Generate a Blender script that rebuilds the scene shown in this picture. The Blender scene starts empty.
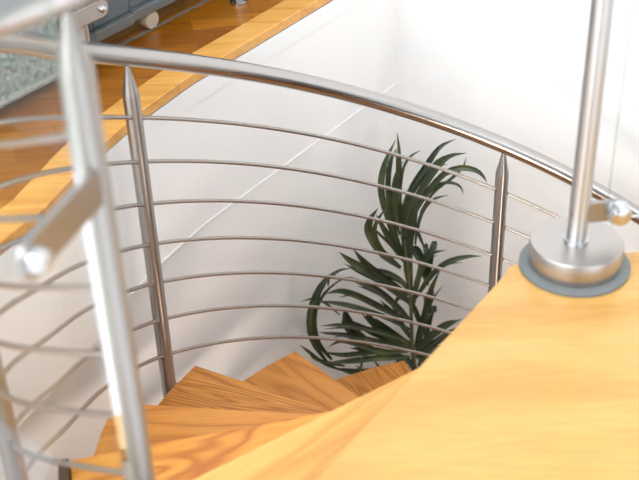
import bpy, bmesh, math, random
from mathutils import Vector, Matrix
random.seed(4)
S = bpy.context.scene
COL = S.collection
PI = math.pi
R_ = math.radians

# ------------------------------------------------------------------ camera
cam_data = bpy.data.cameras.new('camera')
cam = bpy.data.objects.new('camera', cam_data)
COL.objects.link(cam)
FPX = 1185.24
ROW_R = Vector((0.99942429, -0.01898372, -0.02811935))
ROW_D = Vector((-0.03392757, -0.55921475, -0.82832831))
ROW_F = Vector((0.0, 0.82880545, -0.55953688))
EYE = Vector((0, 0, 1.5))
m = Matrix.Identity(4)
for i in range(3):
    m[i][0] = ROW_R[i]; m[i][1] = -ROW_D[i]; m[i][2] = -ROW_F[i]; m[i][3] = EYE[i]
cam.matrix_world = m
cam_data.sensor_width = 36
cam_data.lens = FPX / 639 * 36
cam_data.clip_start = 0.05
cam_data.dof.use_dof = True
cam_data.dof.focus_distance = 3.5
cam_data.dof.aperture_fstop = 3.0
S.camera = cam

# ------------------------------------------------------------------ light
world = bpy.data.worlds.new('daylight')
S.world = world
world.use_nodes = True
bg = world.node_tree.nodes['Background']
bg.inputs[0].default_value = (0.90, 0.95, 1.0, 1)
bg.inputs[1].default_value = 1.5

# bright and dark bands around the horizon, added so the steel reflects contrasting stripes
wn = world.node_tree
tc = wn.nodes.new('ShaderNodeTexCoord'); sx = wn.nodes.new('ShaderNodeSeparateXYZ')
wn.links.new(tc.outputs['Generated'], sx.inputs[0])
at = wn.nodes.new('ShaderNodeMath'); at.operation = 'ARCTAN2'
wn.links.new(sx.outputs[1], at.inputs[0]); wn.links.new(sx.outputs[0], at.inputs[1])
mr_ = wn.nodes.new('ShaderNodeMapRange'); mr_.inputs[1].default_value = -math.pi; mr_.inputs[2].default_value = math.pi
wn.links.new(at.outputs[0], mr_.inputs[0])
cr = wn.nodes.new('ShaderNodeValToRGB'); wn.links.new(mr_.outputs[0], cr.inputs[0])
el = cr.color_ramp.elements
stops = [(0.0, 0.55), (0.06, 1.5), (0.16, 1.5), (0.19, 0.35), (0.27, 0.35), (0.30, 1.4), (0.38, 1.4), (0.41, 0.4), (0.55, 0.5), (0.62, 1.2), (0.80, 1.2), (0.86, 0.45), (0.93, 0.5), (1.0, 0.55)]
el[0].position = 0; el[1].position = 1
for p_, v_ in stops[1:-1]: el.new(p_)
for e_, (p_, v_) in zip(el, stops): e_.position = p_; e_.color = (v_ * 0.87, v_ * 0.945, v_, 1)
wn.links.new(cr.outputs[0], bg.inputs[0])

def area(name, loc, target, size, power, color):
    ld = bpy.data.lights.new(name, 'AREA')
    ld.shape = 'RECTANGLE'; ld.size = size[0]; ld.size_y = size[1]
    ld.energy = power; ld.color = color
    o = bpy.data.objects.new(name, ld); COL.objects.link(o)
    o.location = loc
    o.rotation_euler = (Vector(target) - Vector(loc)).to_track_quat('-Z', 'Y').to_euler()
    return o
area('window_daylight', (-3.2, 0.6, 2.9), (0.6, 3.0, -0.3), (3.0, 2.4), 70, (0.93, 0.97, 1.0))
area('near_floor_fill', (-1.3, -0.5, 2.2), (-0.5, 0.8, 0.2), (1.9, 1.5), 62, (0.95, 0.97, 1.0))  # added fill lamp whitening the pale floor mirrored in the near posts
area('lower_hall_fill', (0.9, 1.2, -1.3), (0.35, 3.9, -1.0), (0.5, 0.5), 17, (1.0, 0.85, 0.72))  # added warm fill brightening the lower stairwell, not a fitted lamp
area('overhead_fill', (1.6, 0.6, 3.6), (0.5, 1.8, 0), (2.6, 2.6), 28, (1.0, 0.97, 0.92))  # added fill lamp overhead, aimed at the landing

S.view_settings.view_transform = 'Standard'
S.view_settings.look = 'None'
S.view_settings.gamma = 1
S.view_settings.use_curve_mapping = False
S.view_settings.exposure = 0.13

# ------------------------------------------------------------------ stair numbers
CX, CY = 0.5532, 2.0908          # axis of the spiral
RING = 1.154                     # railing radius
SLOPE, Z0, GH, GAP = 0.5702, -1.4015, 0.1684, 0.1287
PHI0, STEP, RISE, RT, OFF = 234.5, 20.836, 0.1964, 1.140, 0.1137
LOW = -RISE * 15                 # lower floor
AX = Vector((CX, CY, 0))
WD = Vector((0.6018, 0.7986, 0))     # along the left wall
WN = Vector((-0.7986, 0.6018, 0))    # into the left wall
RD = Vector((0.7986, -0.6018, 0))    # along the right wall
def wallpt(al, pe, z=0): return AX + WD * al + WN * pe + Vector((0, 0, z))
def polar(r, deg, z=0): return Vector((CX + r * math.cos(R_(deg)), CY + r * math.sin(R_(deg)), z))
CORNER = wallpt(1.385, 1.350)

# ------------------------------------------------------------------ materials
def new_mat(name):
    mt = bpy.data.materials.new(name); mt.use_nodes = True
    nt = mt.node_tree; b = nt.nodes['Principled BSDF']
    return mt, nt, b
def N(nt, t, **kw):
    n = nt.nodes.new(t)
    for k, v in kw.items(): setattr(n, k, v)
    return n
def ramp(nt, stops):
    r = N(nt, 'ShaderNodeValToRGB')
    e = r.color_ramp.elements
    e[0].position, e[0].color = stops[0][0], (*stops[0][1], 1)
    e[1].position, e[1].color = stops[-1][0], (*stops[-1][1], 1)
    for p_, c in stops[1:-1]:
        x = e.new(p_); x.color = (*c, 1)
    return r
def coords(nt, scale=(1, 1, 1), rot=(0, 0, 0), kind='Object'):
    tc = N(nt, 'ShaderNodeTexCoord'); mp = N(nt, 'ShaderNodeMapping')
    mp.inputs['Scale'].default_value = scale; mp.inputs['Rotation'].default_value = rot
    nt.links.new(tc.outputs[kind], mp.inputs[0]); return mp
def plain(name, col, rough=0.6, metal=0.0, noise=0.0, scale=20, bump=0.0):
    mt, nt, b = new_mat(name)
    b.inputs['Base Color'].default_value = (*col, 1)
    b.inputs['Roughness'].default_value = rough
    b.inputs['Metallic'].default_value = metal
    if noise or bump:
        mp = coords(nt); nz = N(nt, 'ShaderNodeTexNoise'); nz.inputs['Scale'].default_value = scale
        nz.inputs['Detail'].default_value = 4
        nt.links.new(mp.outputs[0], nz.inputs[0])
        if noise:
            r = ramp(nt, [(0.3, tuple(c * (1 - noise) for c in col)), (0.7, tuple(min(1, c * (1 + noise)) for c in col))])
            nt.links.new(nz.outputs[0], r.inputs[0]); nt.links.new(r.outputs[0], b.inputs['Base Color'])
        if bump:
            bp = N(nt, 'ShaderNodeBump'); bp.inputs['Strength'].default_value = bump; bp.inputs['Distance'].default_value = 0.01
            nt.links.new(nz.outputs[0], bp.inputs['Height']); nt.links.new(bp.outputs[0], b.inputs['Normal'])
    return mt
def brushed(name, col, rough, sc=(4, 4, 300), var=0.06):
    mt, nt, b = new_mat(name)
    b.inputs['Metallic'].default_value = 1
    mp = coords(nt, sc); nz = N(nt, 'ShaderNodeTexNoise'); nz.inputs['Scale'].default_value = 3
    nt.links.new(mp.outputs[0], nz.inputs[0])
    r = ramp(nt, [(0.3, tuple(c * (1 - var) for c in col)), (0.7, tuple(min(1, c * (1 + var)) for c in col))])
    nt.links.new(nz.outputs[0], r.inputs[0]); nt.links.new(r.outputs[0], b.inputs['Base Color'])
    mr = N(nt, 'ShaderNodeMapRange'); mr.inputs['To Min'].default_value = rough - .04; mr.inputs['To Max'].default_value = rough + .06
    nt.links.new(nz.outputs[0], mr.inputs[0]); nt.links.new(mr.outputs[0], b.inputs['Roughness'])
    return mt
def turned(name, col, rough, rotn=0.0, aniso=0.85):
    mt = brushed(name, col, rough, (60, 60, 3), 0.03)
    nt = mt.node_tree; b = nt.nodes['Principled BSDF']
    b.inputs['Anisotropic'].default_value = aniso; b.inputs['Anisotropic Rotation'].default_value = rotn
    t = N(nt, 'ShaderNodeTangent', direction_type='RADIAL', axis='Z')
    nt.links.new(t.outputs[0], b.inputs['Tangent'])
    return mt
def oak(name, dark, mid, light, rings=9.0, rough=0.32, sc=(1, 7, 7), rot=0.0, dist=3.5, coat=0.15):
    """plank with growth-ring figure and fine pores"""
    mt, nt, b = new_mat(name)
    mp = coords(nt, sc, (0, 0, rot))
    n0 = N(nt, 'ShaderNodeTexNoise'); n0.inputs['Scale'].default_value = 1.1; n0.inputs['Detail'].default_value = 1.5
    n0.inputs['Distortion'].default_value = 0.3
    nt.links.new(mp.outputs[0], n0.inputs[0])
    # contour lines of a stretched noise field read as growth rings
    ml = N(nt, 'ShaderNodeMath', operation='MULTIPLY'); ml.inputs[1].default_value = rings
    nt.links.new(n0.outputs[0], ml.inputs[0])
    w = N(nt, 'ShaderNodeMath', operation='PINGPONG'); w.inputs[1].default_value = 0.5
    nt.links.new(ml.outputs[0], w.inputs[0])
    w2 = N(nt, 'ShaderNodeMath', operation='MULTIPLY'); w2.inputs[1].default_value = 2.0
    nt.links.new(w.outputs[0], w2.inputs[0]); w = w2
    mp2 = coords(nt, (6, 160, 160), (0, 0, rot)); nz = N(nt, 'ShaderNodeTexNoise'); nz.inputs['Scale'].default_value = 1.6
    nz.inputs['Detail'].default_value = 3
    nt.links.new(mp2.outputs[0], nz.inputs[0])
    r = ramp(nt, [(0.05, dark), (0.45, mid), (0.95, light)])
    nt.links.new(w.outputs[0], r.inputs[0])
    r2 = ramp(nt, [(0.35, (0.80, 0.76, 0.70)), (0.6, (1, 1, 1))])
    nt.links.new(nz.outputs[0], r2.inputs[0])
    mx = N(nt, 'ShaderNodeMix', data_type='RGBA', blend_type='MULTIPLY'); mx.inputs[0].default_value = 0.8
    nt.links.new(r.outputs[0], mx.inputs[6]); nt.links.new(r2.outputs[0], mx.inputs[7])
    nt.links.new(mx.outputs[2], b.inputs['Base Color'])
    b.inputs['Roughness'].default_value = rough
    b.inputs['Coat Weight'].default_value = coat; b.inputs['Coat Roughness'].default_value = 0.2
    return mt
def parquet():
    mt, nt, b = new_mat('parquet_varnished')
    mp = coords(nt, (1, 1, 1), (0, 0, R_(-12)))
    br = N(nt, 'ShaderNodeTexBrick'); br.offset = 0.37
    br.inputs['Scale'].default_value = 1
    br.inputs['Brick Width'].default_value = 0.55; br.inputs['Row Height'].default_value = 0.085
    br.inputs['Mortar Size'].default_value = 0.0012
    br.inputs['Color1'].default_value = (0.27, 0.080, 0.005, 1)
    br.inputs['Color2'].default_value = (0.47, 0.17, 0.012, 1)
    br.inputs['Mortar'].default_value = (0.20, 0.07, 0.008, 1)
    nt.links.new(mp.outputs[0], br.inputs[0])
    mp2 = coords(nt, (4, 55, 1), (0, 0, R_(-12))); nz = N(nt, 'ShaderNodeTexNoise'); nz.inputs['Scale'].default_value = 1.2
    nz.inputs['Detail'].default_value = 5
    nt.links.new(mp2.outputs[0], nz.inputs[0])
    r = ramp(nt, [(0.3, (0.62, 0.58, 0.5)), (0.65, (1.0, 1.0, 1.0))]); nt.links.new(nz.outputs[0], r.inputs[0])
    mx = N(nt, 'ShaderNodeMix', data_type='RGBA', blend_type='MULTIPLY'); mx.inputs[0].default_value = 0.9
    nt.links.new(br.outputs[0], mx.inputs[6]); nt.links.new(r.outputs[0], mx.inputs[7])
    nt.links.new(mx.outputs[2], b.inputs['Base Color'])
    b.inputs['Roughness'].default_value = 0.28
    return mt
def glass(name, tint, refl=0.9):
    mt = bpy.data.materials.new(name); mt.use_nodes = True; nt = mt.node_tree
    nt.nodes.clear()
    out = N(nt, 'ShaderNodeOutputMaterial'); tr = N(nt, 'ShaderNodeBsdfTransparent'); gl = N(nt, 'ShaderNodeBsdfGlossy')
    tr.inputs[0].default_value = (*tint, 1); gl.inputs['Roughness'].default_value = 0.02
    fr = N(nt, 'ShaderNodeFresnel'); fr.inputs[0].default_value = 1.45
    ml = N(nt, 'ShaderNodeMath', operation='MULTIPLY'); ml.inputs[1].default_value = refl
    nt.links.new(fr.outputs[0], ml.inputs[0])
    mx = N(nt, 'ShaderNodeMixShader'); nt.links.new(ml.outputs[0], mx.inputs[0])
    nt.links.new(tr.outputs[0], mx.inputs[1]); nt.links.new(gl.outputs[0], mx.inputs[2])
    nt.links.new(mx.outputs[0], out.inputs[0])
    return mt
def leafmat():
    mt, nt, b = new_mat('leaf_green')
    mp = coords(nt, (1, 1, 1)); nz = N(nt, 'ShaderNodeTexNoise'); nz.inputs['Scale'].default_value = 7
    nt.links.new(mp.outputs[0], nz.inputs[0])
    r = ramp(nt, [(0.3, (0.022, 0.036, 0.020)), (0.55, (0.045, 0.066, 0.030)), (0.75, (0.10, 0.125, 0.04))])
    nt.links.new(nz.outputs[0], r.inputs[0]); nt.links.new(r.outputs[0], b.inputs['Base Color'])
    b.inputs['Roughness'].default_value = 0.42
    return mt

STEEL = brushed('brushed_steel', (0.50, 0.48, 0.465), 0.24, (5, 5, 5), 0.02)
STEEL_POST = turned('turned_steel_post', (0.40, 0.375, 0.35), 0.34, 0.25, 0.9)
STEEL_POLE = turned('turned_steel_pole', (0.60, 0.60, 0.60), 0.34, 0.25, 0.9)
STEEL_BAR = brushed('drawn_steel_bar', (0.47, 0.44, 0.41), 0.28)
SATIN = brushed('satin_steel_disc', (0.50, 0.465, 0.44), 0.34, (60, 60, 60), 0.04)
CHROME = plain('polished_chrome', (0.62, 0.62, 0.63), 0.1, 1.0)
RUBBER = plain('grey_rubber', (0.16, 0.17, 0.17), 0.5, 0, 0.05)
DULL = brushed('dull_steel', (0.36, 0.34, 0.33), 0.3)
DARKSTEEL = plain('dark_steel', (0.07, 0.05, 0.04), 0.45, 0.6)
WALL = plain('white_plaster', (0.90, 0.89, 0.88), 0.75, 0, 0.012, 5, 0.03)
WALLTRIM = plain('white_paint_gloss', (0.88, 0.88, 0.87), 0.45)
OAK = [oak('oiled_oak', (0.50, 0.175, 0.024), (0.61, 0.232, 0.037), (0.65, 0.265, 0.046), rings=7),
       oak('oiled_oak_fine', (0.40, 0.142, 0.020), (0.55, 0.208, 0.034), (0.64, 0.260, 0.046), rings=14, sc=(1.2, 12, 12)),
       oak('oiled_oak_figured', (0.50, 0.155, 0.014), (0.71, 0.285, 0.036), (0.75, 0.325, 0.048), rings=8, sc=(2.2, 7, 7))]
OAK.append(oak('oiled_oak_light', (0.68, 0.32, 0.065), (0.76, 0.40, 0.09), (0.80, 0.44, 0.11), rings=4))
OAK_PALE = oak('pale_oak_landing', (0.60, 0.305, 0.070), (0.66, 0.355, 0.088), (0.69, 0.39, 0.11), rings=2.5, rough=0.3, coat=.3, sc=(1, 6, 6), rot=R_(18))
NOSING = oak('oak_edge_strip', (0.68, 0.31, 0.06), (0.76, 0.37, 0.08), (0.80, 0.41, 0.10), rings=3, rot=R_(-53), sc=(1, 14, 14))
PARQ = parquet()
REFLECT_TILE = plain('pale_reflector_tile', (0.86, 0.84, 0.87), 0.35, 0, 0.03, 3)  # invented pale tile out of view, there for the steel to reflect
GLASS = glass('clear_glass', (0.985, 0.992, 0.99), 0.06)
GLASS_EDGE = glass('glass_edge', (0.72, 0.80, 0.70), 0.8)
GLASS_AR = glass('thin_clear_glass', (0.985, 0.99, 0.985), 0.12)
LEAF = leafmat()
CANE = plain('plant_cane', (0.085, 0.085, 0.04), 0.8, 0, 0.25, 30, 0.4)
POT = plain('dark_pot', (0.05, 0.05, 0.05), 0.5)
SOIL = plain('potting_soil', (0.05, 0.035, 0.02), 0.9, 0, .3, 60, .8)
FABRIC = plain('grey_blue_fabric', (0.075, 0.095, 0.108), 0.85, 0, 0.12, 180, 0.2)
LEATHER = plain('grey_blue_rail', (0.085, 0.105, 0.12), 0.55, 0, 0.05, 40)
FUR = plain('fur_grey_green', (0.26, 0.32, 0.31), 0.9, 0, 0.35, 60, 0.6)
FUR_HEM = plain('throw_hem', (0.42, 0.43, 0.40), 0.9)
FOOTMAT = plain('beige_foot', (0.50, 0.40, 0.31), 0.45, 0, 0.06)
LOWFLOOR = oak('lower_floor_oak', (0.30, 0.13, 0.03), (0.42, 0.19, 0.05), (0.5, 0.25, 0.07), rings=12)

# ------------------------------------------------------------------ mesh helpers
def link_mesh(name, bm, mats, parent=None, smooth=False, bevel=0.0, keep=False):
    bmesh.ops.recalc_face_normals(bm, faces=bm.faces[:])
    me = bpy.data.meshes.new(name); bm.to_mesh(me); bm.free()
    for x in (mats if isinstance(mats, (list, tuple)) else [mats]): me.materials.append(x)
    o = bpy.data.objects.new(name, me); COL.objects.link(o)
    if smooth:
        me.polygons.foreach_set('use_smooth', [True] * len(me.polygons))
        try: me.set_sharp_from_angle(angle=R_(40))
        except Exception: pass
    if bevel:
        b = o.modifiers.new('bevel', 'BEVEL'); b.width = bevel; b.segments = 2; b.limit_method = 'ANGLE'
    if parent:
        o.parent = parent
        if not keep: o.matrix_parent_inverse = Matrix.Translation(-parent_world(parent))
    return o
def parent_world(o):
    return Vector(o.location) if o.parent is None else Vector((0, 0, 0))
def empty(name, loc, label, cat, group=None):
    o = bpy.data.objects.new(name, None); COL.objects.link(o); o.location = loc
    o.empty_display_size = 0.1
    o['label'] = label; o['category'] = cat
    if group: o['group'] = group
    return o
def tag(o, label, cat, group=None):
    o['label'] = label; o['category'] = cat
    if group: o['group'] = group
    return o
def struct(o): o['kind'] = 'structure'; return o

def prism(bm, pts, z0, z1, mi=0):
    """vertical prism over a flat outline"""
    lo = [bm.verts.new((p.x, p.y, z0)) for p in pts]; hi = [bm.verts.new((p.x, p.y, z1)) for p in pts]
    n = len(pts); fs = [bm.faces.new(hi), bm.faces.new(lo[::-1])]
    for i in range(n): fs.append(bm.faces.new((lo[i], lo[(i + 1) % n], hi[(i + 1) % n], hi[i])))
    for f in fs: f.material_index = mi
    if n > 4: bmesh.ops.triangulate(bm, faces=fs[:2])
def box_axes(bm, o, ax, ay, az, mi=0):
    """box from a corner and three edge vectors"""
    vs = [bm.verts.new(o + ax * i + ay * j + az * k) for k in (0, 1) for j in (0, 1) for i in (0, 1)]
    for q in ((0, 2, 3, 1), (4, 5, 7, 6), (0, 1, 5, 4), (2, 6, 7, 3), (0, 4, 6, 2), (1, 3, 7, 5)):
        f = bm.faces.new([vs[i] for i in q]); f.material_index = mi
    return vs
def tube(bm, pts, r, seg=12, cap=True, radii=None):
    rings = []; up = Vector((0, 0, 1)); n = len(pts)
    for i, p in enumerate(pts):
        t = (pts[min(i + 1, n - 1)] - pts[max(i - 1, 0)]).normalized()
        a = t.cross(up)
        if a.length < 1e-3: a = t.cross(Vector((0, 1, 0)))
        a.normalize(); b = a.cross(t).normalized(); rr = radii[i] if radii else r
        rings.append([bm.verts.new(p + (a * math.cos(2 * PI * k / seg) + b * math.sin(2 * PI * k / seg)) * rr) for k in range(seg)])
    for i in range(n - 1):
        for k in range(seg):
            bm.faces.new((rings[i][k], rings[i][(k + 1) % seg], rings[i + 1][(k + 1) % seg], rings[i + 1][k]))
    if cap: bm.faces.new(rings[0][::-1]); bm.faces.new(rings[-1])
def lathe(bm, base, prof, seg=48, axis=Vector((0, 0, 1))):
    """prof: list of (radius, height along axis)"""
    a = axis.cross(Vector((0, 1, 0)));
    if a.length < 1e-3: a = axis.cross(Vector((1, 0, 0)))
    a.normalize(); b = axis.cross(a).normalized(); rings = []
    for r, h in prof:
        rings.append([bm.verts.new(base + axis * h + (a * math.cos(2 * PI * k / seg) + b * math.sin(2 * PI * k / seg)) * max(r, 1e-4)) for k in range(seg)])
    for i in range(len(rings) - 1):
        for k in range(seg):
            bm.faces.new((rings[i][k], rings[i][(k + 1) % seg], rings[i + 1][(k + 1) % seg], rings[i + 1][k]))
    bm.faces.new(rings[0][::-1]); bm.faces.new(rings[-1])
def strip_along(bm, path, norms, d0, d1, z0, z1, mi=0):
    """band following a plan path between two offsets along the outward normals"""
    rows = []
    for p, n in zip(path, norms):
        a = p + n * d0; b = p + n * d1
        rows.append([bm.verts.new((a.x, a.y, z0)), bm.verts.new((b.x, b.y, z0)), bm.verts.new((b.x, b.y, z1)), bm.verts.new((a.x, a.y, z1))])
    for i in range(len(rows) - 1):
        for k in range(4):
            f = bm.faces.new((rows[i][k], rows[i][(k + 1) % 4], rows[i + 1][(k + 1) % 4], rows[i + 1][k])); f.material_index = mi
    bm.faces.new(rows[0][::-1]); bm.faces.new(rows[-1])

# ------------------------------------------------------------------ stairwell edge: straight by the corner, then curved round the stair
def edge_r(phi):
    tab = [(131.7, 1.352), (137, 1.318), (143, 1.293), (148, 1.276), (153, 1.262), (160, 1.245), (166, 1.248), (172, 1.292), (181, 1.36), (196, 1.42), (205, 1.42), (237, 1.25), (240, 1.25)]
    for (a, ra), (b, rb) in zip(tab, tab[1:]):
        if a <= phi <= b: return ra + (rb - ra) * (phi - a) / (b - a)
    return 1.25
path = [CORNER] + [CORNER.lerp(polar(edge_r(131.7), 131.7), t) for t in (0.33, 0.66)]
path += [polar(edge_r(131.7 + i * 2), 131.7 + i * 2) for i in range(0, 53)]
def normals(path):
    out = []
    for i, p in enumerate(path):
        t = (path[min(i + 1, len(path) - 1)] - path[max(0, i - 1)]).normalized()
        n = Vector((t.y, -t.x, 0))
        if n.dot(p - AX) < 0: n = -n
        out.append(n)
    return out
norms = normals(path)
BACK = 8.5
arc2 = [polar(1.25, a) for a in range(238, 360 + 9, 6)]
back_end = polar(1.25, BACK)
wr = 3.2
W_out = [CORNER + RD * 5.0]
# point on the right wall in line with the landing's back edge
dbe = Vector((math.cos(R_(BACK)), math.sin(R_(BACK)), 0))
tt = (CORNER - AX).dot(WD) / dbe.dot(WD)
wall_hit = AX + dbe * tt
outline = path + arc2 + [back_end, wall_hit, W_out[0], W_out[0] - WD * 6, Vector((-4.5, -2.5, 0)), Vector((-4.5, 5.0, 0)), CORNER - RD * 3.0]
LV = Vector((-0.9, 1.35, 0))                      # where parquet meets the added pale tile, west of the stairwell
kcut = min(range(len(path)), key=lambda i: abs(math.degrees(math.atan2(path[i].y - CY, path[i].x - CX)) % 360 - 205))
bm = bmesh.new()
prism(bm, path[:kcut + 1] + [Vector((-4.5, 1.35, 0)), Vector((-4.5, 5.0, 0)), CORNER - RD * 3.0], -0.03, 0.0)
struct(link_mesh('floor', bm, PARQ))
bm = bmesh.new()
prism(bm, path[kcut:] + arc2 + [back_end, wall_hit, W_out[0], W_out[0] - WD * 6, Vector((-4.5, -2.5, 0)), Vector((-4.5, 1.35, 0))], -0.03, 0.0)
struct(link_mesh('floor_hall_reflector', bm, REFLECT_TILE))  # unseen near floor, made pale so the posts mirror it
ceil_outline = [p + n * 0.03 for p, n in zip(path, norms)] + outline[len(path):]
ceil_outline[0] = CORNER + WN * 0.03
bm = bmesh.new(); prism(bm, ceil_outline, -0.508, -0.48)
struct(link_mesh('ceiling', bm, WALL))
bm = bmesh.new()
strip_along(bm, path, norms, 0.0, 0.12, -0.51, -0.032)
struct(link_mesh('wall_stairwell', bm, WALL))
bm = bmesh.new(); strip_along(bm, path, norms, -0.006, 0.088, -0.028, 0.003)
struct(link_mesh('trim_1', bm, NOSING, bevel=0.003))
bm = bmesh.new(); strip_along(bm, path[:13], norms[:13], -0.0035, -0.0002, -0.513, -0.507)  # pale strip standing in for the fascia's lit lower edge
struct(link_mesh('trim_lit_edge', bm, WALLTRIM))
bm = bmesh.new(); strip_along(bm, path, norms, -0.004, -0.0002, -0.095, -0.032)
struct(link_mesh('trim_3', bm, WALLTRIM))
# walls
n_out = WD
bm = bmesh.new(); box_axes(bm, CORNER - RD * 3.0 + Vector((0, 0, LOW)), RD * 8.0, WD * 0.12, Vector((0, 0, 2.7 - LOW)))
struct(link_mesh('wall_right', bm, WALL))
lw_dir = (polar(edge_r(131.7), 131.7) - CORNER).normalized()
lw_n = Vector((lw_dir.y, -lw_dir.x, 0)); lw_n = lw_n if lw_n.dot(WN) > 0 else -lw_n
bm = bmesh.new(); box_axes(bm, CORNER + Vector((0, 0, LOW)), lw_dir * 5.0, lw_n * 0.12, Vector((0, 0, -0.5105 - LOW)))
struct(link_mesh('wall_left', bm, WALL))
p1 = CORNER + lw_dir * 5.0; p2 = CORNER + RD * 5.0
bm = bmesh.new(); box_axes(bm, p1 + Vector((0, 0, LOW)), RD * 5.0, -WD * 0.12, Vector((0, 0, -0.512 - LOW)))
struct(link_mesh('wall_front', bm, WALL))
bm = bmesh.new(); box_axes(bm, p2 + Vector((0, 0, LOW)), -WD * 5.0, RD * 0.12, Vector((0, 0, -0.512 - LOW)))
struct(link_mesh('wall_side', bm, WALL))
bm = bmesh.new(); box_axes(bm, CORNER + Vector((0, 0, LOW - 0.05)), lw_dir * 5.1, RD * 5.1, Vector((0, 0, 0.05)))
struct(link_mesh('floor_lower', bm, LOWFLOOR))

# ------------------------------------------------------------------ staircase
ped = PHI0
nvec = Vector((math.sin(R_(ped)), -math.cos(R_(ped)), 0)); dvec = Vector((math.cos(R_(ped)), math.sin(R_(ped)), 0))
def nose_pt(t): return AX + nvec * OFF + dvec * t
t_rim = math.sqrt(1.246 ** 2 - OFF ** 2)
# landing: straight front edge, rounded inner corner, back edge behind the pole
inner = nose_pt(0.085)
pts = [nose_pt(t_rim), nose_pt(0.16), nose_pt(0.115), Vector((0.4055, 2.0905, 0)), Vector((0.418, 2.1005, 0)), Vector((0.440, 2.105, 0))]
pts += [AX + dbe * 0.10 + Vector((0, .025, 0)), AX + dbe * 1.244]
ycut = 1.41  # landing cut short out of view so the pole mirrors pale floor
a0 = 360 + BACK - 3
while True:
    q = polar(1.246, a0)
    if q.y < ycut: break
    pts.append(q); a0 -= 5
pts.append(Vector((CX + math.sqrt(1.246 ** 2 - (CY - ycut) ** 2), ycut, 0)))
tcut = (ycut - (AX + nvec * OFF).y) / dvec.y
pts[0] = nose_pt(tcut)
bm = bmesh.new(); prism(bm, pts, -0.045, 0.0)
landing = link_mesh('stair_landing', bm, OAK_PALE, bevel=0.004)
# unseen pale floor added beyond the landing for the steel to reflect
tp = [nose_pt(tcut), Vector((CX + math.sqrt(1.246 ** 2 - (CY - ycut) ** 2), ycut, 0))]
a1 = a0
while a1 > 236: tp.append(polar(1.246, a1)); a1 -= 5
tp.append(nose_pt(t_rim))
bm = bmesh.new(); prism(bm, tp, -0.045, -0.001)
struct(link_mesh('floor_near_reflector', bm, REFLECT_TILE))
tag(landing, 'pale glossy oak landing board at the top of the spiral stair, under the steel disc', 'landing')

stair = empty('spiral_staircase', (CX, CY, LOW), 'spiral staircase with wedge-shaped oiled oak treads winding down below the landing', 'staircase')
def tread(k):
    ph = PHI0 - k * STEP
    nv = Vector((math.sin(R_(ph)), -math.cos(R_(ph)), 0)); dv = Vector((math.cos(R_(ph)), math.sin(R_(ph)), 0))
    z = -k * RISE
    tin = 0.10; tr = math.sqrt(RT ** 2 - OFF ** 2)
    P = [nv * OFF + dv * tin, nv * OFF + dv * tr]
    c0 = ph - math.degrees(math.asin(OFF / RT))
    for a in (6, 12, 18, 24, 30):
        P.append(Vector((math.cos(R_(c0 + a)), math.sin(R_(c0 + a)), 0)) * RT)
    ev = R_(c0 + 30 + 3)
    P.append(Vector((math.cos(ev), math.sin(ev), 0)) * 0.12)
    bm = bmesh.new(); prism(bm, P, -0.042, 0.0)
    # local frame along the board so the grain runs along each tread
    rot = Matrix.Rotation(R_(ph + 8), 4, 'Z')
    bmesh.ops.transform(bm, matrix=rot.inverted(), verts=bm.verts)
    bmesh.ops.translate(bm, vec=(0, 0, 0), verts=bm.verts)
    o = link_mesh('tread', bm, OAK[{1: 3, 2: 2, 3: 0, 4: 1}.get(k, (k + 1) % 2)], stair, bevel=0.003, keep=True)
    o.location = (0, 0, z - LOW); o.rotation_euler = (0, 0, R_(ph + 8))
    return o
for k in range(1, 15): tread(k)
bm = bmesh.new(); lathe(bm, Vector((CX, CY, LOW)), [(0.11, 0), (0.11, 0.01), (0.057, 0.012), (0.057, -LOW - 0.048)], 40)
link_mesh('centre_column', bm, STEEL, stair, smooth=True)

# ------------------------------------------------------------------ stair railing
KR = [(100, 0), (150, 0), (170, -0.028), (185, -0.018), (200, 0.073), (212, -0.014), (217, -0.050), (228, -0.105)]
def interp(tab, x):
    if x <= tab[0][0]: return tab[0][1]
    if x >= tab[-1][0]: return tab[-1][1]
    for i in range(len(tab) - 1):
        if tab[i][0] <= x <= tab[i + 1][0]:
            a = tab[max(i - 1, 0)]; b = tab[i]; c = tab[i + 1]; d = tab[min(i + 2, len(tab) - 1)]
            h = c[0] - b[0]; t = (x - b[0]) / h
            m1 = (c[1] - a[1]) / (c[0] - a[0]) * h; m2 = (d[1] - b[1]) / (d[0] - b[0]) * h
            return (2*t**3-3*t*t+1)*b[1] + (t**3-2*t*t+t)*m1 + (-2*t**3+3*t*t)*c[1] + (t**3-t*t)*m2
def rr(phi): return RING + interp(KR, phi)
def hz(phi): return Z0 + SLOPE * R_(phi) + interp([(120, 0), (150, 0), (185, 0.0097), (217, -0.034), (226, -0.045)], phi)
PTOP, PEND = 228, -52
rail = empty('stair_railing', polar(RING, 151, -4 * RISE), 'curved stainless steel spiral stair railing with round handrail, pointed posts and seven thin rods', 'railing')
def gh_extra(phi): return interp([(170, 0), (200, 0.006), (218, 0.030), (230, 0.045)], phi)
def helix_a(dz, a0, a1, step=2.0):
    n = int(abs(a1 - a0) / step) + 1; An = [a0 + (a1 - a0) * i / n for i in range(n + 1)]
    return [(polar(rr(a), a, hz(a) + dz), a) for a in An]
def helix(dz, a0, a1, step=2.0):
    n = int(abs(a1 - a0) / step) + 1
    return [polar(rr(a0 + (a1 - a0) * i / n), a0 + (a1 - a0) * i / n, hz(a0 + (a1 - a0) * i / n) + dz) for i in range(n + 1)]
bm = bmesh.new(); tube(bm, [v + Vector((0, 0, gh_extra(a))) for v, a in helix_a(GH, PTOP, PEND)], 0.0250, 24)
link_mesh('handrail', bm, STEEL, rail, smooth=True)
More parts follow.
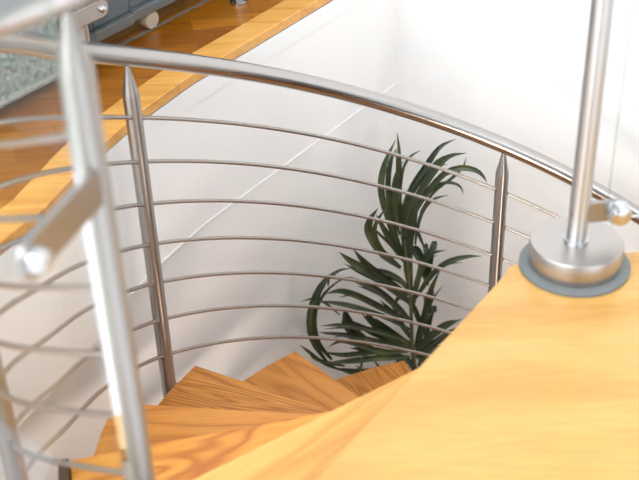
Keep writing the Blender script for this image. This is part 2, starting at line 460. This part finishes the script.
for i in range(7):
    bm = bmesh.new(); tube(bm, helix(-GAP * i, 218, PEND + 2), 0.0056, 10)
    link_mesh('rod', bm, STEEL_BAR, rail, smooth=True)
for phi, base in ((218.5, -RISE - .06), (199.7, -2 * RISE - .06), (150.6, -4 * RISE - .05), (88.1, -7 * RISE - .05), (25.6, -10 * RISE - .05), (-37, -13 * RISE - .05)):
    top = hz(phi) + GH + gh_extra(phi) - 0.021; wd = 1.25 if phi > 210 else 1.1
    b = polar(rr(phi) + 0.006, phi, base)
    L = top - base
    bm = bmesh.new()
    lathe(bm, b, [(0.0185 * wd, 0), (0.0195 * wd, 0.001), (0.0195 * wd, L - 0.085), (0.0185 * wd, L - 0.078), (0.0045, L)], 28)
    post = link_mesh('post', bm, STEEL_POST, rail, smooth=True)
    for i in range(7):
        zz = hz(phi) - GAP * i
        if zz < base + 0.03: continue
        bm = bmesh.new()
        tan = Vector((-math.sin(R_(phi)), math.cos(R_(phi)), SLOPE / RING)).normalized()
        c = polar(rr(phi), phi, zz); tube(bm, [c - tan * 0.0225, c + tan * 0.0225], 0.0062, 12)
        link_mesh('collar', bm, DARKSTEEL, post, smooth=True)
    if base < -0.1:
        bm = bmesh.new()
        pth = [polar(min(RT + 0.004, rr(phi) + .004), phi + a) for a in (-0.8, 0, 0.8)]
        strip_along(bm, pth, [(p - AX).normalized() for p in pth], -0.004, 0.006, base + 0.008, base + 0.045)
        link_mesh('bracket', bm, DARKSTEEL, post)
# dark fixing plate on the outer side of the second tread
bm = bmesh.new()
pth = [polar(RT + 0.003, a) for a in (187.4, 189, 191, 193, 195, 197)]
strip_along(bm, pth, [(p - AX).normalized() for p in pth], 0.0, 0.022, -2 * RISE - 0.10, -2 * RISE + 0.012)
link_mesh('side_plate', bm, DARKSTEEL, stair)

# ------------------------------------------------------------------ glass clamps and panels
def stadium(bm, c, d, up, l0, l1, hgt, thick, nrm, seg=10):
    """rounded-end plate: from l0 to l1 along d"""
    r = hgt / 2; P = []
    for i in range(seg + 1):
        a = -PI / 2 + PI * i / seg; P.append(d * (l1 - r + r * math.cos(a)) + up * r * math.sin(a))
    for i in range(seg + 1):
        a = PI / 2 + PI * i / seg; P.append(d * (l0 + r + r * math.cos(a)) + up * r * math.sin(a))
    A = [bm.verts.new(c + p + nrm * thick / 2) for p in P]; B = [bm.verts.new(c + p - nrm * thick / 2) for p in P]
    n = len(P); bm.faces.new(A); bm.faces.new(B[::-1])
    for i in range(n): bm.faces.new((A[i], A[(i + 1) % n], B[(i + 1) % n], B[i]))
def clamp(parent, c, d, nrm, l0, l1, bolts, hgt=0.05, knob=0.011, depth=0.012, off=0.0, mt=None):
    bm = bmesh.new(); stadium(bm, c + nrm * off, d, Vector((0, 0, 1)), l0, l1, hgt, 0.010, nrm)
    cl = link_mesh('clamp_plate', bm, mt or SATIN, parent, bevel=0.002)
    for q in bolts:
        bm = bmesh.new()
        lathe(bm, c + nrm * (off + 0.005) + d * q, [(knob, 0), (knob, depth * .5), (knob * .8, depth * .85), (knob * .35, depth)], 24, nrm)
        link_mesh('bolt', bm, CHROME, cl, smooth=True)
    return cl
def pane(parent, a, d, L, z0, z1, nrm, th=0.010, mt=None):
    bm = bmesh.new()
    vs = box_axes(bm, a + Vector((0, 0, z0)) - nrm * th / 2, d * L, nrm * th, Vector((0, 0, z1 - z0)))
    bm.normal_update()
    for f in bm.faces:
        f.material_index = 0 if abs(f.normal.dot(nrm)) > 0.9 else 1
    return link_mesh('glass_pane', bm, [mt or GLASS, GLASS_EDGE], parent)

# balustrade along the upper floor edge, in front of the sofa
ub = empty('glass_balustrade', wallpt(0.063, 1.54), 'clear glass balustrade with slim steel posts on the parquet before the grey sofa', 'balustrade')
for al in (0.063, 0.735):
    b = wallpt(al, 1.54)
    bm = bmesh.new(); lathe(bm, b, [(0.019, 0), (0.019, 1.0)], 24)
    po = link_mesh('post', bm, STEEL_POST, ub, smooth=True)
    for zc in (0.205, 0.85):
        clamp(po, b + Vector((0, 0, zc)), WD, -WN, -0.088, 0.088, (-0.062, 0.062), off=0.018)
    if al > .5:
        bm = bmesh.new(); lathe(bm, b, [(0.028, 0), (0.028, 0.008), (0.02, 0.012)], 24)
        link_mesh('base_collar', bm, STEEL, po, smooth=True)
pane(ub, wallpt(0.105, 1.54), WD, 0.585, 0.06, 0.98, WN)
pane(ub, wallpt(-0.75, 1.54), WD, 0.77, 0.06, 0.98, WN)
pane(ub, wallpt(0.78, 1.54), WD, 0.50, 0.06, 0.98, WN)

# pole with disc on the landing
DC = Vector((0.5500, 2.0905, 0.0005))
nb = empty('newel_balustrade', DC, 'steel pole on a thick round steel disc with grey rubber ring, on the pale landing', 'balustrade')
bm = bmesh.new(); lathe(bm, DC, [(0.119, 0), (0.119, 0.006), (0.113, 0.010), (0.02, 0.010)], 72)
link_mesh('rubber_ring', bm, RUBBER, nb, smooth=True)
bm = bmesh.new(); lathe(bm, DC + Vector((0, 0, 0.010)), [(0.099, 0), (0.0995, 0.001), (0.0995, 0.051), (0.0975, 0.0535), (0.02, 0.0535)], 96)
link_mesh('base_disc', bm, SATIN, nb, smooth=True)
pb = DC + Vector((-0.001, 0.002, 0.0635))
bm = bmesh.new(); lathe(bm, pb, [(0.0262, 0), (0.0262, 0.007), (0.0215, 0.008), (0.0215, 1.0)], 36)
pole = link_mesh('pole', bm, STEEL_POLE, nb, smooth=True)
GD = Vector((math.cos(R_(6)), math.sin(R_(6)), 0)); GN = Vector((GD.y, -GD.x, 0))
for zc in (0.075, 0.85):
    clamp(pole, pb + Vector((0, 0.0, zc)) , GD, GN, -0.02, 0.105, (0.078,), 0.05, 0.026, 0.032, off=0.008, mt=DULL)
pane(nb, pb + GD * 0.062 - GN * .006, GD, 1.1, 0.045, 0.95, GN)

# clamp and glass fixed to the nearest railing post
NP = polar(rr(218.5), 218.5)
gb = empty('glass_side_panel', NP + Vector((-0.02, -0.05, 0.0)), 'clear glass panel held by a steel clamp beside the nearest railing post, at far left', 'glass panel')
FD = Vector((-0.34, -0.94, 0)).normalized(); FN = Vector((FD.y, -FD.x, 0))
FN = FN if FN.dot(Vector((1, 0, 0))) > 0 else -FN
pane(gb, NP + FD * 0.045, FD, 0.5, 0.02, 0.96, FN, th=0.012, mt=GLASS_AR)
clamp(gb, NP + Vector((0, 0, 0.665)), FD, FN, 0.0, 0.225, (0.20,), 0.060, 0.018, 0.022, off=0.012, mt=DULL)

# ------------------------------------------------------------------ sofa and throw
SF = 1.618
sofa = empty('sofa', wallpt(0.4, SF), 'grey-blue sofa with low plinth rail on a round beige foot, on the parquet', 'sofa')
def sbox(name, al0, al1, d0, d1, z0, z1, mt, bev=0.006, parent=sofa):
    bm = bmesh.new(); box_axes(bm, wallpt(al0, SF + d0, z0), WD * (al1 - al0), WN * (d1 - d0), Vector((0, 0, z1 - z0)))
    return link_mesh(name, bm, mt, parent, bevel=bev)
SEAM = 0.335
for a0, a1, dz in ((-1.1, SEAM - .004, 0.0), (SEAM + .004, 1.5, 0.012)):
    sbox('plinth_rail', a0, a1, dz - 0.012 if dz == 0 else 0.0, 0.03, 0.062, 0.095, LEATHER, 0.004)
    sbox('base_panel', a0, a1, dz, 0.90, 0.097, 0.29, FABRIC, 0.012)
    sbox('seat_cushion', a0 + .01, a1 - .01, -0.01, 0.72, 0.292, 0.44, FABRIC, 0.035)
sbox('backrest', -1.1, 1.5, 0.72, 0.92, 0.292, 0.85, FABRIC, 0.04)
for al, d in ((0.43, 0.035), (-1.0, 0.05), (1.4, 0.05), (0.43, 0.85), (-1.0, 0.85), (1.4, 0.85)):
    if al == 0.43 and d < .1:
        b = wallpt(al, SF + d, 0.033)
        bm = bmesh.new(); lathe(bm, b - WN * 0.022, [(0.027, 0), (0.0285, 0.003), (0.0285, 0.026), (0.027, 0.03)], 32, WN)
        # stem up to the rail
        tube(bm, [b + Vector((0, 0, 0.0)) + WN * .0, b + Vector((0, 0, 0.032))], 0.010, 12)
        link_mesh('foot', bm, FOOTMAT, sofa, smooth=True)
    else:
        bm = bmesh.new(); lathe(bm, wallpt(al, SF + d, 0.0), [(0.022, 0), (0.024, 0.061)], 20)
        link_mesh('foot', bm, FOOTMAT, sofa, smooth=True)

# fur throw hanging over the sofa's front
bm = bmesh.new(); nu, nv_ = 110, 60
prof = [(0.35, 0.452), (-0.02, 0.458), (-0.032, 0.44), (-0.029, 0.30), (-0.027, 0.05)]
def lerp_prof(t):
    seglen = [math.dist(prof[i], prof[i + 1]) for i in range(len(prof) - 1)]; tot = sum(seglen); s = t * tot
    for i, L in enumerate(seglen):
        if s <= L: u = s / L; return (prof[i][0] + (prof[i + 1][0] - prof[i][0]) * u, prof[i][1] + (prof[i + 1][1] - prof[i][1]) * u)
        s -= L
    return prof[-1]
grid = []
for j in range(nv_ + 1):
    row = []
    d, z = lerp_prof(j / nv_)
    for i in range(nu + 1):
        al = -0.95 + 1.04 * i / nu + 0.004 * math.sin(j * .5)
        rr = random.uniform(-0.007, 0.007) + 0.005 * math.sin(i * .33 + j * .12)
        row.append(bm.verts.new(wallpt(al, SF + d - 0.012 - abs(rr) * (1 if j > 20 else 0), z + (rr + .008 if j <= 20 else rr * .3))))
    grid.append(row)
for j in range(nv_):
    for i in range(nu): bm.faces.new((grid[j][i], grid[j][i + 1], grid[j + 1][i + 1], grid[j + 1][i]))
throw = link_mesh('fur_throw', bm, FUR)
so = throw.modifiers.new('solid', 'SOLIDIFY'); so.thickness = 0.008
tag(throw, 'shaggy grey-green fur throw hanging over the front of the grey sofa', 'throw')
bm = bmesh.new(); box_axes(bm, wallpt(-0.95, SF - 0.047, 0.045), WD * 1.04, WN * 0.01, Vector((0, 0, 0.012)))
link_mesh('hem', bm, FUR_HEM, throw, keep=True)

# ------------------------------------------------------------------ plant in the corner
PB = Vector((0.355, 3.46, 0))
def px(u, v, y):
    """point on the plane at depth y that the photograph shows at (u, v)"""
    d = ROW_R * ((u - 319.5) / FPX) + ROW_D * ((v - 240) / FPX) + ROW_F
    return EYE + d * (y / d.y)
def depth(u, bow):
    base = 3.46
    if u < 400: base -= (400 - u) / 90 * 0.17
    return base + bow
def smooth_path(P, n=14):
    out = []
    Q = [P[0] * 2 - P[1]] + P + [P[-1] * 2 - P[-2]]
    segs = len(P) - 1
    for i in range(n + 1):
        t = i / n * segs; k = min(int(t), segs - 1); u = t - k
        a, b, c, d = Q[k], Q[k + 1], Q[k + 2], Q[k + 3]
        out.append(0.5 * ((2 * b) + (c - a) * u + (2 * a - 5 * b + 4 * c - d) * u * u + (3 * b - a - 3 * c + d) * u ** 3))
    return out
def leaf(bm, root_to_tip, w, twist=0.0, shape='strap'):
    pts = smooth_path(root_to_tip); n = len(pts) - 1; prev = None
    for i, p in enumerate(pts):
        t = i / n
        tan = (pts[min(i + 1, n)] - pts[max(i - 1, 0)]).normalized()
        view = (EYE - p).normalized()
        side = tan.cross(view).normalized()
        nrm = side.cross(tan).normalized()
        side = (side * math.cos(twist) + nrm * math.sin(twist)); nrm = side.cross(tan).normalized()
        ww = w * 0.5 * (min(1, 0.45 + t * 3) if t < .2 else 1) * (1 if t < 0.55 else max(0.03, 1 - ((t - .55) / .45) ** 1.7))
        row = [bm.verts.new(p - side * ww), bm.verts.new(p - nrm * ww * 0.45), bm.verts.new(p + side * ww), bm.verts.new(p - nrm * (ww * 0.45 + 0.0012))]
        if prev:
            for k in range(4): bm.faces.new((prev[k], prev[(k + 1) % 4], row[(k + 1) % 4], row[k]))
        else: bm.faces.new(row)
        prev = row
    bm.faces.new(prev[::-1])
LV_TOP = [  # (pixels tip -> root, width px, depth bow at root, at tip)
 ([(397,132),(399,150),(400,175),(400,205),(403,238)], 4.5, 0.02, 0.08),
 ([(396,139),(385,163),(381,185),(384,205),(393,230)], 7.5, 0, 0.02),
 ([(397,148),(391,160),(388,182),(390,205),(400,235)], 6, 0, 0.05),
 ([(396,150),(398,175),(395,200),(399,228)], 6, 0, -0.04),
 ([(456,139),(440,147),(427,165),(412,188),(405,210),(402,238)], 7, 0, 0.05),
 ([(467,153),(450,156),(438,166),(424,186),(411,210),(405,240)], 7, 0, -0.05),
 ([(487,183),(483,176),(475,170),(460,168),(444,174),(429,190),(416,210),(407,238)], 6.5, 0, -0.10),
 ([(466,157),(463,167),(452,178),(434,192),(420,212)], 3, 0, 0.0),
 ([(449,195),(434,199),(424,209),(418,225),(415,245)], 4, 0, 0.03),
 ([(421,150),(410,157),(403,170),(400,195)], 3, 0, 0.05),
 ([(418,182),(408,205),(404,225),(404,250)], 7, 0, 0.02),
 ([(378,208),(370,220),(369,233),(381,252),(401,268)], 9, 0, -0.06),
 ([(376,214),(384,229),(393,244),(404,262)], 7, 0, -0.03),
 ([(388,205),(392,225),(398,245),(406,262)], 7, 0, 0.0),
 ([(426,250),(421,240),(415,224),(410,210)], 3.5, 0, 0),
]
LV_MID = [
 ([(419,192),(414,215),(409,240),(408,265),(411,292)], 10, 0.0, 0.0),
 ([(339,252),(352,262),(368,272),(388,285),(409,302)], 9.5, 0, -0.06),
 ([(353,249),(368,266),(388,282),(408,296)], 9, 0, -0.02),
 ([(368,268),(385,272),(400,280),(411,292)], 6, 0, 0.02),
 ([(344,277),(360,282),(380,292),(397,307),(411,322)], 7.5, 0, -0.07),
 ([(325,294),(340,291),(358,296),(378,306),(410,322)], 7, 0, -0.08),
 ([(317,301),(335,303),(355,307),(385,317),(411,330)], 6, 0, -0.09),
 ([(352,268),(338,271),(322,284),(312,304),(309,325),(314,344),(327,362)], 6, 0, -0.06),
 ([(327,282),(318,297),(314,318),(318,342),(332,360)], 5.5, 0, -0.05),
 ([(300,302),(312,299),(325,303),(340,315)], 2.5, 0, -0.05),
 ([(340,278),(330,276),(328,286)], 2.5, 0, -0.05),
 ([(482,256),(465,257),(446,263),(430,277),(416,298)], 6, 0, -0.06),
 ([(446,250),(431,254),(422,268),(416,288),(412,312)], 6, 0, -0.02),
 ([(434,244),(426,256),(419,274),(413,294)], 5, 0, 0.02),
 ([(440,270),(432,287),(427,305),(421,328),(415,348)], 7, 0, -0.04),
 ([(434,313),(428,317),(421,335),(416,353)], 5, 0, 0.03),
]
LV_LOW = [
 ([(344,308),(347,320),(353,332),(372,345)], 12, 0, 0.02),
 ([(365,310),(372,321),(384,333),(402,345)], 9, 0, 0.02),
 ([(320,326),(340,325),(362,328),(388,334),(410,342)], 6, 0, -0.09),
 ([(318,332),(345,335),(372,340),(408,349)], 6, 0, -0.07),
 ([(328,347),(341,341),(356,344),(380,352),(408,357)], 5.5, 0, -0.06),
 ([(326,363),(350,361),(380,358),(410,357)], 7, 0, -0.07),
 ([(322,352),(345,355),(372,352),(408,352)], 6, 0, -0.03),
 ([(359,378),(361,367),(364,356),(380,350)], 3.5, 0, -0.10),
 ([(460,320),(446,325),(430,337),(414,354)], 9, 0, -0.02),
 ([(468,330),(452,332),(435,343),(416,358)], 8, 0, 0.03),
 ([(309,352),(314,358),(325,362),(345,366)], 4, 0, -0.05),
 ([(300,345),(309,352),(322,362),(340,370)], 4, 0, -0.03),
 ([(350,320),(368,330),(390,340),(411,350)], 8, 0, 0.06),
 ([(375,318),(385,328),(398,338),(412,348)], 9, 0, 0.05),
 ([(350,348),(370,350),(390,354),(412,362)], 9, 0, 0.06),
 ([(335,368),(355,372),(380,372),(410,368)], 9, 0, 0.03),
 ([(445,345),(432,352),(418,366)], 8, 0, 0.03),
 ([(380,300),(392,312),(402,325),(412,340)], 6, 0, 0.04),
 ([(355,365),(372,376),(392,380),(412,376)], 8, 0, 0.0),
 ([(435,375),(424,370),(414,372)], 7, 0, 0.0),
]
plant = empty('potted_plant', Vector((PB.x, PB.y, LOW)), 'tall dark green potted plant with long strap leaves in the corner of the stairwell', 'plant')
for cl in (LV_TOP, LV_MID, LV_LOW):
    bm = bmesh.new()
    for P, w, b0, b1 in cl:
        n = len(P) - 1
        pts3 = [px(u, v, depth(u, b0 + (b1 - b0) * (1 - i / n))) for i, (u, v) in enumerate(P)]
        pts3 = pts3[::-1]
        leaf(bm, pts3, w * 1.0 * 3.95 / FPX, random.uniform(-0.4, 0.4))
        if w > 4.5:      # a thinner companion leaf from the same node
            tipv = Vector((random.uniform(-.035, .035), random.uniform(-.01, .05), random.uniform(-.045, .02)))
            m_ = len(pts3) - 1; sc = random.uniform(0.8, 0.95)
            q3 = [pts3[0] + (p - pts3[0]) * sc + tipv * (i / m_) ** 1.5 for i, p in enumerate(pts3)]
            leaf(bm, q3, w * 0.55 * 3.95 / FPX, random.uniform(-0.6, 0.6))
    # more leaves of the same head, reaching back towards the corner
    cz = {id(LV_TOP): -1.0, id(LV_MID): -1.25, id(LV_LOW): -1.5}[id(cl)]
    for i in range(5):
        az = R_(random.uniform(40, 140)); L = random.uniform(0.16, 0.24)
        r0 = Vector((PB.x + 0.03, PB.y, cz - 0.05)); dr = Vector((math.cos(az) * .6, abs(math.sin(az)) * .5, 0))
        leaf(bm, [r0, r0 + dr * L * .5 + Vector((0, 0, L * .5)), r0 + dr * L + Vector((0, 0, L * .55)), r0 + dr * L * 1.25 + Vector((0, 0, L * .3))], 0.022, 0.3)
    link_mesh('foliage', bm, LEAF, plant, smooth=True)
bm = bmesh.new()
cpts = [Vector((PB.x + 0.005, PB.y, LOW + 0.28)), Vector((PB.x + .02, PB.y, -2.2))] + [px(u, v, 3.46) for u, v in ((414, 372), (412, 345), (411, 310), (408, 270), (404, 240))]
cpts = smooth_path(cpts, 24)
tube(bm, cpts, 0.012, 10, radii=[0.012 - 0.008 * i / 24 for i in range(25)])
link_mesh('cane', bm, CANE, plant, smooth=True)
bm = bmesh.new(); lathe(bm, Vector((PB.x, PB.y, LOW + 0.001)), [(0.10, 0), (0.14, 0.26), (0.15, 0.30), (0.138, 0.30), (0.130, 0.27), (0.02, 0.27)], 40)
link_mesh('pot', bm, POT, plant, smooth=True)
bm = bmesh.new(); lathe(bm, Vector((PB.x, PB.y, LOW + 0.272)), [(0.128, 0), (0.125, 0.008), (0.02, 0.014)], 32)
link_mesh('soil', bm, SOIL, plant)
